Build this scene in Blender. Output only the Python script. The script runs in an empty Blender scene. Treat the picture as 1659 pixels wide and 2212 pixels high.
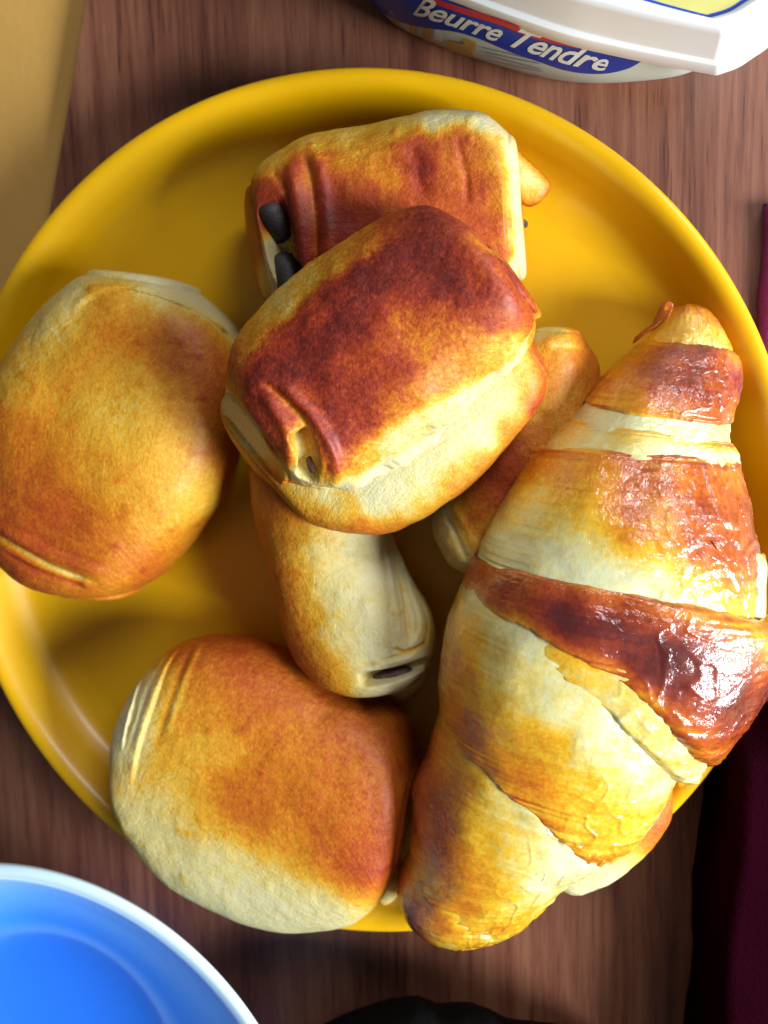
import bpy, math, random
import numpy as np
from mathutils import Matrix, Vector
random.seed(7); rng = np.random.default_rng(7)
sc = bpy.context.scene
CM = 0.01
PI = math.pi

# ------------------------------------------------------------------ camera
F = 1790.0                      # focal length in units of the 1659 x 2212 working size
A1, A2 = math.radians(6.38), math.radians(-12.60)
CAM = np.array([7.08, 3.02, 26.215])
RX = np.array([[1, 0, 0], [0, math.cos(A1), -math.sin(A1)], [0, math.sin(A1), math.cos(A1)]])
RY = np.array([[math.cos(A2), 0, math.sin(A2)], [0, 1, 0], [-math.sin(A2), 0, math.cos(A2)]])
RW = RY @ RX
cam = bpy.data.cameras.new('camera'); co = bpy.data.objects.new('camera', cam); sc.collection.objects.link(co)
cam.sensor_fit = 'VERTICAL'; cam.sensor_height = 24; cam.sensor_width = 18
cam.lens = F / 2212.0 * 24
cam.clip_start = 0.01; cam.clip_end = 20
m4 = Matrix([list(r) for r in RW.T]).to_4x4(); m4.translation = Vector(CAM * CM); co.matrix_world = m4
cam.dof.use_dof = True; cam.dof.focus_distance = 0.205; cam.dof.aperture_fstop = 7.0
sc.camera = co

# ------------------------------------------------------------------ light: a cool window at the right, dim room
w = bpy.data.worlds.new('World'); sc.world = w; w.use_nodes = True
w.node_tree.nodes['Background'].inputs[0].default_value = (0.95, 0.84, 0.80, 1)
w.node_tree.nodes['Background'].inputs[1].default_value = 0.11
def area(name, loc, target, sx, sy, power, col):
    l = bpy.data.lights.new(name, 'AREA'); l.shape = 'RECTANGLE'; l.size = sx * CM; l.size_y = sy * CM
    l.energy = power; l.color = col
    o = bpy.data.objects.new(name, l); sc.collection.objects.link(o)
    o.location = Vector(loc) * CM
    o.rotation_euler = (Vector(target) - Vector(loc)).to_track_quat('-Z', 'Y').to_euler()
    return o
area('window_light', (70, -19, 42), (0, 0, 2), 28, 30, 17.0, (0.92, 0.97, 1.0))
area('back_window_light', (52, 66, 66), (4, 8, 0), 40, 26, 5.5, (0.96, 0.97, 1.0))
sc.view_settings.view_transform = 'Standard'; sc.view_settings.look = 'None'
sc.view_settings.exposure = 0.0; sc.view_settings.gamma = 1.0

# ------------------------------------------------------------------ geometry helpers (centimetres)
def unp(px, py, z):
    d = RW.T @ np.array([(px - 829.5) / F, -(py - 1106.0) / F, -1.0])
    t = (z - CAM[2]) / d[2]
    return CAM + t * d
def prj(P):
    v = (P - CAM) @ RW.T
    return np.stack([829.5 + F * v[..., 0] / -v[..., 2], 1106 - F * v[..., 1] / -v[..., 2]], -1)
def hsh(i, j, k, s):
    n = (i * 374761393 + j * 668265263 + k * 2147483647 + s * 974711) & 0xffffffff
    n = ((n ^ (n >> 13)) * 1274126177) & 0xffffffff
    n = n ^ (n >> 16)
    return (n & 0xffff) / 65535.0
def vnoise(P, s=0):
    P = np.asarray(P, float); i = np.floor(P).astype(np.int64); f = P - i; f = f * f * (3 - 2 * f)
    r = 0
    for a in (0, 1):
        for b in (0, 1):
            for c in (0, 1):
                wgt = (f[..., 0] if a else 1 - f[..., 0]) * (f[..., 1] if b else 1 - f[..., 1]) * (f[..., 2] if c else 1 - f[..., 2])
                r = r + wgt * hsh(i[..., 0] + a, i[..., 1] + b, i[..., 2] + c, s)
    return r * 2 - 1
def fbm(P, s=0, n=3):
    return sum(vnoise(np.asarray(P) * 2 ** k, s + k) * 0.5 ** k for k in range(n))
def catmull(pts, t):
    pts = np.asarray(pts, float); n = len(pts); t = np.clip(t, 0, n - 1 - 1e-9)
    i = np.floor(t).astype(int); f = (t - i)[..., None]
    g = lambda k: pts[np.clip(k, 0, n - 1)]
    p0, p1, p2, p3 = g(i - 1), g(i), g(i + 1), g(i + 2)
    return 0.5 * ((2 * p1) + (-p0 + p2) * f + (2 * p0 - 5 * p1 + 4 * p2 - p3) * f ** 2 + (-p0 + 3 * p1 - 3 * p2 + p3) * f ** 3)
def sstep(a, b, x):
    t = np.clip((x - a) / (b - a), 0, 1); return t * t * (3 - 2 * t)

def link_mesh(name, V, faces, mat, parent=None, attrs=None, uv=None, smooth=True, origin=None):
    """V in cm, world space; origin in cm"""
    V = np.asarray(V, float)
    if parent is not None: o0 = np.array(parent['o_cm'])
    else: o0 = np.array(origin if origin is not None else [V[:, 0].mean(), V[:, 1].mean(), V[:, 2].min()])
    me = bpy.data.meshes.new(name)
    me.from_pydata(((V - o0) * CM).tolist(), [], faces if isinstance(faces, list) else faces.tolist())
    if smooth: me.polygons.foreach_set('use_smooth', [True] * len(me.polygons))
    for k, a in (attrs or {}).items():
        at = me.attributes.new(k, 'FLOAT', 'POINT'); at.data.foreach_set('value', np.asarray(a, np.float32))
    if uv is not None:
        at = me.attributes.new('along', 'FLOAT_VECTOR', 'POINT')
        at.data.foreach_set('vector', np.asarray(np.c_[uv, np.zeros(len(uv))], np.float32).ravel())
    me.materials.append(mat); me.update()
    o = bpy.data.objects.new(name, me); sc.collection.objects.link(o)
    if parent is not None: o.parent = parent
    else: o.location = Vector(o0 * CM)
    return o
def thing(name, label, cat, o_cm, group=None):
    o = bpy.data.objects.new(name, None); sc.collection.objects.link(o)
    o.empty_display_size = 0.02
    o.location = Vector(np.array(o_cm) * CM); o['o_cm'] = [float(x) for x in o_cm]
    o['label'] = label; o['category'] = cat
    if group: o['group'] = group
    return o
def tag(o, label, cat, group=None):
    o['label'] = label; o['category'] = cat
    if group: o['group'] = group
    return o
def grid_faces(nu, nv, wrap=True, off=0):
    i, j = np.meshgrid(np.arange(nu - 1), np.arange(nv if wrap else nv - 1), indexing='ij')
    j2 = (j + 1) % nv
    return (np.stack([i * nv + j, i * nv + j2, (i + 1) * nv + j2, (i + 1) * nv + j], -1).reshape(-1, 4) + off)

# ------------------------------------------------------------------ materials
class NT:
    def __init__(s, name):
        s.m = bpy.data.materials.new(name); s.m.use_nodes = True; s.t = s.m.node_tree; s.n = s.t.nodes
        s.b = s.n['Principled BSDF']
    def add(s, t, **k):
        nd = s.n.new(t)
        for a, v in k.items():
            if a in nd.inputs and not hasattr(nd, a): nd.inputs[a].default_value = v
            else: setattr(nd, a, v)
        return nd
    def l(s, a, b): s.t.links.new(a, b)
    def math(s, op, a, b=None, c=None):
        nd = s.n.new('ShaderNodeMath'); nd.operation = op
        for i, v in enumerate((a, b, c)):
            if v is None: continue
            if isinstance(v, (int, float)): nd.inputs[i].default_value = v
            else: s.l(v, nd.inputs[i])
        return nd.outputs[0]
    def noise(s, vec, scale, detail=4, rough=0.6, dist=0):
        nd = s.n.new('ShaderNodeTexNoise'); nd.inputs['Scale'].default_value = scale
        nd.inputs['Detail'].default_value = detail; nd.inputs['Roughness'].default_value = rough; nd.inputs['Distortion'].default_value = dist
        if vec is not None: s.l(vec, nd.inputs['Vector'])
        return nd.outputs[0]
    def mapping(s, vec, sc_, rot=(0, 0, 0)):
        nd = s.n.new('ShaderNodeMapping'); nd.inputs['Scale'].default_value = sc_; nd.inputs['Rotation'].default_value = rot
        s.l(vec, nd.inputs[0]); return nd.outputs[0]
    def ramp(s, fac, stops, interp='LINEAR'):
        nd = s.n.new('ShaderNodeValToRGB'); cr = nd.color_ramp; cr.interpolation = interp
        while len(cr.elements) < len(stops): cr.elements.new(0.5)
        for e, (p, c) in zip(cr.elements, stops): e.position = p; e.color = (*c, 1)
        s.l(fac, nd.inputs[0]); return nd.outputs[0]
    def set(s, **k):
        for a, v in k.items(): s.b.inputs[a.replace('_', ' ')].default_value = v

BAKE = [(0.0, (0.56, 0.53, 0.32)), (0.14, (0.56, 0.46, 0.16)), (0.28, (0.56, 0.31, 0.022)), (0.42, (0.48, 0.16, 0.005)),
        (0.56, (0.36, 0.062, 0.006)), (0.70, (0.24, 0.024, 0.007)), (0.84, (0.12, 0.010, 0.005)), (1.0, (0.060, 0.005, 0.006))]
VIVID = [(0.0, (0.60, 0.60, 0.36)), (0.12, (0.64, 0.54, 0.17)), (0.26, (0.70, 0.40, 0.014)), (0.42, (0.56, 0.19, 0.003)),
        (0.56, (0.38, 0.070, 0.003)), (0.70, (0.21, 0.020, 0.003)), (0.84, (0.10, 0.008, 0.005)), (1.0, (0.045, 0.004, 0.006))]
def dough(name, glossy=0.0, speck=0.10, streak=0.08, wrinkle=0.0, bump=0.25):
    s = NT(name)
    at = s.add('ShaderNodeAttribute', attribute_name='bake').outputs['Fac']
    al = s.add('ShaderNodeAttribute', attribute_name='along').outputs['Vector']
    tc = s.add('ShaderNodeTexCoord').outputs['Object']
    n1 = s.noise(tc, 260, 4, 0.7)                       # 4 mm mottling
    n2 = s.noise(tc, 900, 3, 0.7)                       # fine speckle
    n3 = s.noise(s.mapping(al, (1.3, 9.0, 1)), 1.0, 4, 0.65, 0.6)   # streaks along the roll
    b = s.math('MULTIPLY_ADD', s.math('SUBTRACT', n1, 0.5), speck * 2.2, at)
    b = s.math('MULTIPLY_ADD', s.math('SUBTRACT', n2, 0.5), speck * 3.4, b)
    b = s.math('MULTIPLY_ADD', s.math('SUBTRACT', n3, 0.5), streak * 2.2, b)
    col = s.ramp(b, VIVID if glossy else BAKE)
    s.l(col, s.b.inputs['Base Color'])
    s.set(Subsurface_Weight=0.06, Subsurface_Scale=0.004, Subsurface_Radius=(1, 0.35, 0.1), Specular_IOR_Level=0.3)
    s.b.subsurface_method = 'BURLEY' if hasattr(s.b, 'subsurface_method') else None
    if glossy > 0:
        # egg wash sits on the browned crust, not on the torn pale dough
        egg = s.ramp(b, [(0.00, (0.55,) * 3), (0.20, (1,) * 3)])
        s.l(s.math('MULTIPLY', egg, glossy), s.b.inputs['Coat Weight'])
        s.set(Coat_Roughness=0.10, Roughness=0.5, Coat_IOR=1.75)
    else:
        s.set(Roughness=0.55, Coat_Weight=0.22, Coat_Roughness=0.40)
    h = s.math('MULTIPLY_ADD', s.noise(tc, 1500, 3, 0.6), 0.6 if not wrinkle else 0.08, s.math('MULTIPLY', s.noise(tc, 420, 3, 0.6), 1.0 if not wrinkle else 0.5))
    bp = s.add('ShaderNodeBump'); bp.inputs['Strength'].default_value = bump; bp.inputs['Distance'].default_value = 0.0007
    if wrinkle > 0:
        h = s.math('MULTIPLY_ADD', n3, 0.15, h)
        s.l(h, bp.inputs['Height']); s.l(bp.outputs[0], s.b.inputs['Normal'])
        # the egg wash dried in fine crinkles
        wp = s.noise(s.mapping(tc, (1, 1, 1)), 240, 4, 0.55, 1.4)
        rid = s.math('ABSOLUTE', s.math('SUBTRACT', wp, 0.5))
        fn = s.noise(tc, 700, 3, 0.6)
        h2 = s.math('MULTIPLY_ADD', rid, -2.2, s.math('MULTIPLY', fn, 0.6))
        b2 = s.add('ShaderNodeBump'); b2.inputs['Strength'].default_value = wrinkle; b2.inputs['Distance'].default_value = 0.0012
        s.l(h2, b2.inputs['Height']); s.l(b2.outputs[0], s.b.inputs['Coat Normal'])
    else:
        h = s.math('MULTIPLY_ADD', n3, 0.8, h)
        s.l(h, bp.inputs['Height']); s.l(bp.outputs[0], s.b.inputs['Normal'])
    return s.m
M_roll = dough('roll_crust', speck=0.09, streak=0.06, bump=0.5)
M_dark_roll = dough('dark_roll_crust', speck=0.15, streak=0.08, bump=0.45)
M_cro = dough('croissant_crust', glossy=1.0, speck=0.09, streak=0.02, wrinkle=0.32, bump=0.35)
def plain(name, col, rough=0.4, coat=0.0, spec=0.5, bumps=None, var=0.06):
    s = NT(name); tc = s.add('ShaderNodeTexCoord').outputs['Object']
    n = s.noise(tc, 60, 4)
    mx = s.add('ShaderNodeMix', data_type='RGBA'); mx.inputs[6].default_value = (*[c * (1 - var) for c in col], 1); mx.inputs[7].default_value = (*[min(1, c * (1 + var)) for c in col], 1)
    s.l(n, mx.inputs[0]); s.l(mx.outputs[2], s.b.inputs['Base Color'])
    s.set(Roughness=rough, Coat_Weight=coat, Specular_IOR_Level=spec, Coat_Roughness=0.15)
    if bumps:
        bp = s.add('ShaderNodeBump'); bp.inputs['Strength'].default_value = bumps[1]; bp.inputs['Distance'].default_value = 0.001
        s.l(s.noise(tc, bumps[0], 4), bp.inputs['Height']); s.l(bp.outputs[0], s.b.inputs['Normal'])
    return s.m
M_plate = plain('yellow_melamine', (0.68, 0.375, 0.001), 0.40, 0.18, spec=0.4, bumps=(700, 0.03))
M_choc = plain('dark_chocolate', (0.030, 0.024, 0.026), 0.6, bumps=(600, 0.4))
M_brown_choc = plain('melted_chocolate', (0.07, 0.030, 0.016), 0.5, bumps=(600, 0.5))
M_lid = plain('white_plastic', (0.86, 0.93, 0.97), 0.32, var=0.01)
M_tub = plain('tub_plastic', (0.62, 0.74, 0.66), 0.35, var=0.02)
M_blue = plain('label_blue', (0.003, 0.045, 0.42), 0.35, var=0.05)
M_blue_light = plain('label_light_blue', (0.0, 0.16, 0.62), 0.35, var=0.05)
M_red = plain('label_red', (0.55, 0.03, 0.06), 0.35)
M_letter = plain('label_white', (0.80, 0.88, 0.90), 0.4, var=0.01)
M_grey = plain('label_grey_print', (0.20, 0.27, 0.36), 0.4)
M_gold = plain('label_gold', (0.62, 0.40, 0.08), 0.4, var=0.3)
M_wheat = plain('label_wheat', (0.55, 0.52, 0.16), 0.4, var=0.35)
M_bowl = plain('light_blue_glaze', (0.36, 0.64, 0.97), 0.22, 0.5, var=0.02)
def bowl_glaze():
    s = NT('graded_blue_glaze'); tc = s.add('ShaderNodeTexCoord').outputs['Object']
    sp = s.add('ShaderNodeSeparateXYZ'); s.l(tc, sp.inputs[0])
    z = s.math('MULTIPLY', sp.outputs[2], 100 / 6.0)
    col = s.ramp(z, [(0.34, (0.02, 0.20, 0.93)), (0.44, (0.04, 0.27, 0.95)), (0.62, (0.17, 0.46, 0.97)), (0.82, (0.40, 0.68, 1.0)), (0.99, (0.62, 0.84, 1.0))])  # graded blue glaze; rim end paled further to stand in for light there
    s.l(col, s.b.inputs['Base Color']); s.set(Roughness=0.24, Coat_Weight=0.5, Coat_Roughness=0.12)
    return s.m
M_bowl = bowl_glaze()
M_beige = plain('beige_laminate', (0.52, 0.30, 0.075), 0.5, bumps=(300, 0.15))
M_purple = plain('purple_cloth', (0.36, 0.05, 0.42), 0.85, bumps=(900, 0.6))
M_plum = plain('dark_plum_cloth', (0.012, 0.0010, 0.0035), 1.0, spec=0.0, bumps=(900, 0.6))
M_black = plain('black_shade_sleeve', (0.003, 0.003, 0.003), 0.9, spec=0.05, bumps=(500, 0.4))

def wood():
    s = NT('dark_wood'); tc = s.add('ShaderNodeTexCoord').outputs['Object']
    v = s.mapping(tc, (1, 0.045, 1))
    a = s.noise(v, 420, 6, 0.65, 0.5); b = s.noise(v, 55, 4, 0.55, 1.2); c = s.noise(s.mapping(tc, (1, 0.02, 1)), 900, 3, 0.6)
    f = s.math('MULTIPLY_ADD', a, 0.55, s.math('MULTIPLY', b, 0.55))
    f = s.math('MULTIPLY_ADD', c, 0.18, f)
    po = s.noise(s.mapping(tc, (1, 0.03, 1)), 2200, 2, 0.5)
    f = s.math('SUBTRACT', f, s.math('MULTIPLY', s.math('MAXIMUM', s.math('SUBTRACT', po, 0.60), 0.0), 1.6))
    col = s.ramp(f, [(0.40, (0.052, 0.016, 0.010)), (0.52, (0.105, 0.034, 0.020)), (0.62, (0.16, 0.056, 0.032)), (0.76, (0.22, 0.092, 0.052))])
    s.l(col, s.b.inputs['Base Color']); s.set(Roughness=0.40, Specular_IOR_Level=0.6)
    bp = s.add('ShaderNodeBump'); bp.inputs['Strength'].default_value = 0.25; bp.inputs['Distance'].default_value = 0.0006
    s.l(f, bp.inputs['Height']); s.l(bp.outputs[0], s.b.inputs['Normal'])
    return s.m
M_wood = wood()

# ------------------------------------------------------------------ setting
def slab(name, corners, z0, z1, mat, kind='structure', bev=0.15):
    c = np.array(corners, float); cen = c.mean(0); n = len(c)
    V = []
    for z, ins in ((z0, 0), (z1 - bev, 0), (z1 - bev * 0.3, bev * 0.3), (z1, bev)):
        for p in c:
            d = (cen - p) / np.linalg.norm(cen - p); V.append([*(p + d * ins), z])
    f = [[k * n + i, k * n + (i + 1) % n, (k + 1) * n + (i + 1) % n, (k + 1) * n + i] for k in range(3) for i in range(n)]
    f += [[3 * n + i for i in range(n)], list(reversed(range(n)))]
    o = link_mesh(name, V, f, mat, smooth=False)
    if kind: o['kind'] = kind
    return o
Z0 = 0.0
lt, lb = unp(185, 0, 0)[:2], unp(105, 460, 0)[:2]; dl = (lt - lb) / np.linalg.norm(lt - lb)
rt, rb = unp(1646, 486, 0)[:2], unp(1470, 2180, 0)[:2]; dr = (rt - rb) / np.linalg.norm(rt - rb)
ex_ = np.array([6.0, 0])
BL = [lt + dl * 40, lt - dl * 70, rb - dr * 30 + ex_, rt + dr * 40 + ex_]
o = slab('wooden_table', BL, -0.8, 0.0, M_wood)
big = [(-150, -150), (150, -150), (150, 150), (-150, 150)]
slab('beige_table', big, -2.8, -0.8 - 0.004, M_beige)

# ------------------------------------------------------------------ plate
def lathe(name, prof, mat, cx, cy, parent=None, n=256, origin=None, skew=None):
    prof = np.array(prof, float)
    # resample smoothly
    t = np.linspace(0, len(prof) - 1, (len(prof) - 1) * 6 + 1); pr = catmull(prof, t)
    pr[:, 0] = np.maximum(pr[:, 0], 0.0005)
    a = np.linspace(0, 2 * PI, n, endpoint=False)
    V = np.stack([cx + pr[:, 0, None] * np.cos(a), cy + pr[:, 0, None] * np.sin(a), np.repeat(pr[:, 1, None], n, 1)], -1).reshape(-1, 3)
    if skew: V[:, 0] += skew * (6.0 - V[:, 2])
    return link_mesh(name, V, grid_faces(len(pr), n), mat, parent, origin=origin)
plate = lathe('plate', [(0, .85), (4, .85), (8, .85), (10.4, .86), (11.1, .92), (11.65, 1.10), (12.0, 1.48), (12.25, 1.95), (12.48, 2.32), (12.72, 2.49), (12.93, 2.48), (13.0, 2.36),
                        (12.93, 2.24), (12.7, 2.0), (12.4, 1.5), (12.1, .9), (11.6, .3), (10.6, .06), (9.8, .02), (9.4, .02), (9.2, .14), (6, .16), (0, .16)], M_plate, 0, 0, origin=(0, 0, 0))
tag(plate, 'round yellow plate with a raised rim, holding all the pastries', 'plate')

# ------------------------------------------------------------------ pastry builders
def rbf(V, pts3, vals, sig):
    V = V.reshape(-1, 3); d2 = ((V[:, None, :] - pts3[None]) ** 2).sum(-1)
    w_ = np.exp(-d2 / (2 * sig[None] ** 2)) + 1e-9 / (1 + d2)
    return (w_ * vals).sum(1) / w_.sum(1)
def paint(V, marks, default_sig=0.55):
    """marks: (px, py, bake[, sigma cm]) picked onto the surface of V, blended in 3-D"""
    V = V.reshape(-1, 3); q = prj(V); P, B, S = [], [], []
    for mk in marks:
        d = ((q - np.array(mk[:2])) ** 2).sum(1); k = np.where(d < d.min() + 120)[0]
        k = k[V[k, 2].argmax()]; P.append(V[k]); B.append(mk[2]); S.append(mk[3] if len(mk) > 3 else default_sig)
    return rbf(V, np.array(P), np.array(B), np.array(S))
def body(name, pairs, zc, up, dn, marks, mat, parent, nu=150, nv=140, ex=0.8, ends=((), ()), zslope=(0, 0), disp=None, noise_amp=0.05, seed=0,
         end_h=(0.55, 0.55), end_w=0.16, shear=(0, 0), sig=0.55, shift=0.05, relief=()):
    """loft through pairs of outline points. up/dn = height above/below the widest line; ends = lists of (scale, outward cm)"""
    pairs = np.array(pairs, float); n = len(pairs)
    t = np.linspace(0, n - 1, nu); u = t / (n - 1)
    pp = catmull(pairs.reshape(n, 4), t)
    z = zc + zslope[0] * (1 - u) + zslope[1] * u
    L = np.array([unp(a[0], a[1], zz) for a, zz in zip(pp, z)]); R = np.array([unp(a[2], a[3], zz) for a, zz in zip(pp, z)])
    C = (L + R) / 2; H = (R - L) / 2
    ef = np.where(u < end_w, end_h[0] + (1 - end_h[0]) * np.sqrt(np.clip(1 - (1 - u / end_w) ** 2, 0, 1)), 1)
    ef = np.where(u > 1 - end_w, end_h[1] + (1 - end_h[1]) * np.sqrt(np.clip(1 - (1 - (1 - u) / end_w) ** 2, 0, 1)), ef)
    T = np.gradient(C, axis=0); T /= np.linalg.norm(T, axis=1)[:, None]
    rings = [(C[i], H[i], T[i], ef[i], 1.0, 0.0, u[i]) for i in range(nu)]
    def cap(lst, i, sgn):
        if not len(lst): lst = [(0.96, 0.06), (0.85, 0.13), (0.6, 0.2), (0.3, 0.22), (0.0, 0.22)]
        lst = [(1, 0)] + list(lst); a = np.array(lst, float)
        tt = np.linspace(0, len(a) - 1, (len(a) - 1) * 5 + 1)[1:]; a = catmull(a, tt)
        return [(C[i], H[i], T[i] * sgn, ef[i], max(s_, 0.001), o_, u[i]) for s_, o_ in a]
    c0 = cap(ends[0], 0, -1)[::-1]; c1 = cap(ends[1], nu - 1, 1)
    rings = c0 + rings + c1
    v = np.linspace(0, 2 * PI, nv, endpoint=False)
    cv, sv = np.cos(v), np.sin(v)
    X = -np.sign(cv) * np.abs(cv) ** ex; Z = np.sign(sv) * np.abs(sv) ** ex
    V = np.empty((len(rings), nv, 3)); UV = np.empty((len(rings), nv, 2)); along = 0; pc = None
    for k, (c, h, tg, e, s_, off, uu) in enumerate(rings):
        hh = np.where(Z > 0, up * e, dn * e)
        P = c + s_ * X[:, None] * h + np.c_[np.zeros(nv), np.zeros(nv), s_ * Z * hh] + tg * off
        Tm = T[min(max(int(uu * (nu - 1)), 0), nu - 1)]
        P = P + Tm * (s_ * Z * (shear[0] * max(0, 1 - uu / .3) ** 2 - shear[1] * max(0, 1 - (1 - uu) / .3) ** 2))[:, None]
        V[k] = P
        cc = c + tg * off
        if pc is not None: along += np.linalg.norm(cc - pc)
        pc = cc; UV[k] = np.c_[np.full(nv, along), v / PI * np.linalg.norm(h) * 1.6]
    cen = V.mean(1, keepdims=True); rad = V - cen; rl = np.linalg.norm(rad, axis=-1, keepdims=True); rd = rad / np.maximum(rl, 1e-4)
    fade = np.clip(rl, 0, 1)
    dsp = noise_amp * (fbm(V * 0.55, seed, 2) * 2.2 + fbm(V * 1.7, seed + 9, 3) * 0.7)
    if disp is not None:
        uu = np.array([r[6] for r in rings])[:, None]; dsp = dsp + disp(uu, v[None, :], V)
    V = V + rd * (dsp[..., None] * fade)
    nr = len(rings); VV = V.reshape(-1, 3)
    f = grid_faces(nr, nv).tolist()
    bake = paint(VV, marks, sig) if marks is not None else np.full(len(VV), 0.2)
    if relief:
        tree = BVHTree.FromPolygons(VV.tolist(), f); RD = rd.reshape(-1, 3)
        for kind, path, h, wd, db in relief:
            pp_ = catmull(np.array(path, float), np.linspace(0, len(path) - 1, 70)); Q = []
            for a in pp_:
                d = unp(a[0], a[1], 0) - CAM; d /= np.linalg.norm(d); ht = tree.ray_cast(Vector(CAM), Vector(d))
                if ht[0] is not None: Q.append(np.array(ht[0]))
            if len(Q) < 5: continue
            Q = np.array(Q); TG = np.gradient(Q, axis=0)
            m = np.where((VV[:, 2] > Q[:, 2].min() - 1.2))[0]
            D = np.linalg.norm(VV[m][:, None] - Q[None], axis=-1); ki = D.argmin(1); d = D[np.arange(len(m)), ki]
            off_ = VV[m] - Q[ki]; side = off_[:, 0] * TG[ki, 1] - off_[:, 1] * TG[ki, 0]; side = np.sign(side)
            e = np.clip(np.minimum(ki, len(Q) - 1 - ki) / (len(Q) * .18), 0, 1); e = e * e * (3 - 2 * e)
            wob = 1 + .35 * vnoise(VV[m] * 1.8, seed + 17)
            if kind == 'step':       # a fold edge: the side to the right of the path stands proud
                sd = d * side; a = h * np.exp(-np.clip(sd, 0, None) / wd) * sstep(-.05, .05, sd) - h * .35 * np.exp(-(np.clip(-sd, 0, None) / .12) ** 2) * (sd <= 0)
                g = np.exp(-np.clip(sd, 0, None) / wd) * (sd > 0)
            else:
                g = np.exp(-(d / wd) ** (4 if kind == 'pit' else 2)); a = g * (h if kind == 'ridge' else -h)
            VV[m] += RD[m] * (a * e * wob)[:, None]
            bake[m] += db * g * e
    bl = np.clip(vnoise(VV * 2.6, seed + 31) - .55, 0, 1) * (VV[:, 2] > VV[:, 2].mean())
    VV = VV + rd.reshape(-1, 3) * (bl * .05)[:, None]; bake = bake + bl * .22
    SURF.append(BVHTree.FromPolygons(VV.tolist(), f))
    bake = bake + shift * sstep(.10, .3, bake)
    return link_mesh(name, VV, f, mat, parent, {'bake': bake}, UV.reshape(-1, 2))
from mathutils.bvhtree import BVHTree
SURF = []
def snap(path, lift):
    """put (px, py, z) path points onto the pastry surface under them, lifted by lift cm; z is kept where nothing is below"""
    out = []
    for p in path:
        d = unp(p[0], p[1], 0) - CAM; d /= np.linalg.norm(d); hit = None
        for b in SURF:
            h = b.ray_cast(Vector(CAM), Vector(d))
            if h[0] is not None and (hit is None or h[3] < hit[0]): hit = (h[3], h[0].z)
        out.append((p[0], p[1], (hit[1] + lift) if hit is not None else p[2]))
    return out
def stube(name, path, rad, bake, mat, parent, lift=0.0, **k):
    if mat not in (M_choc, M_brown_choc): k.setdefault('tp', .3); k.setdefault('bury', .25)
    sp = snap(path, lift)
    if mat in (M_choc, M_brown_choc):        # a straight stick: level out the heights
        m_ = np.polyfit(range(len(sp)), [q[2] for q in sp], 1); sp = [(q[0], q[1], float(np.polyval(m_, n_))) for n_, q in enumerate(sp)]
    return tube(name, sp, rad, bake, mat, parent, **k)
def tube(name, path, rad, bake, mat, parent, flat=1.0, nu=60, nv=28, namp=0.05, seed=3, tp=.12, bury=0.0):
    """path: (px, py, z); rad in cm along path; bake value or (along) list"""
    W = np.array([unp(*p) for p in path]); t = np.linspace(0, len(W) - 1, nu)
    C = catmull(W, t); r = catmull(np.array(rad, float)[:, None] if len(np.shape(rad)) else np.full((len(W), 1), rad), t)[:, 0]
    e = np.linspace(0, 1, nu); r = r * np.sqrt(np.clip(1 - np.clip(1 - e / tp, 0, 1) ** 2, 0.0004, 1)) * np.sqrt(np.clip(1 - np.clip(1 - (1 - e) / tp, 0, 1) ** 2, 0.0004, 1))
    C[:, 2] -= bury * (np.clip(1 - e / .3, 0, 1) ** 2 + np.clip(1 - (1 - e) / .3, 0, 1) ** 2)
    T = np.gradient(C, axis=0); T /= np.linalg.norm(T, axis=1)[:, None]
    upv = np.array([0, 0, 1.0]); S = np.cross(T, upv); S /= np.linalg.norm(S, axis=1)[:, None] + 1e-9; N = np.cross(S, T)
    v = np.linspace(0, 2 * PI, nv, endpoint=False)
    V = C[:, None] + r[:, None, None] * (np.cos(v)[None, :, None] * S[:, None] + flat * np.sin(v)[None, :, None] * N[:, None])
    V = V + (vnoise(V * 2.2, seed) * namp)[..., None] * (V - C[:, None]) / np.maximum(r[:, None, None], 0.05)
    bk = catmull(np.array(bake, float)[:, None], np.linspace(0, len(bake) - 1, nu))[:, 0] if len(np.shape(bake)) else np.full(nu, bake)
    bk = (np.repeat(bk[:, None], nv, 1) + .22 * fbm(V * 1.3, seed + 4, 3)).ravel()
    uv = np.stack(np.broadcast_arrays(np.arange(nu)[:, None] * 0.1, v[None, :] * r[:, None]), -1).reshape(-1, 2)
    return link_mesh(name, V.reshape(-1, 3), grid_faces(nu, nv).tolist(), mat, parent, {'bake': np.clip(bk, 0, 1)}, uv)
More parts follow.
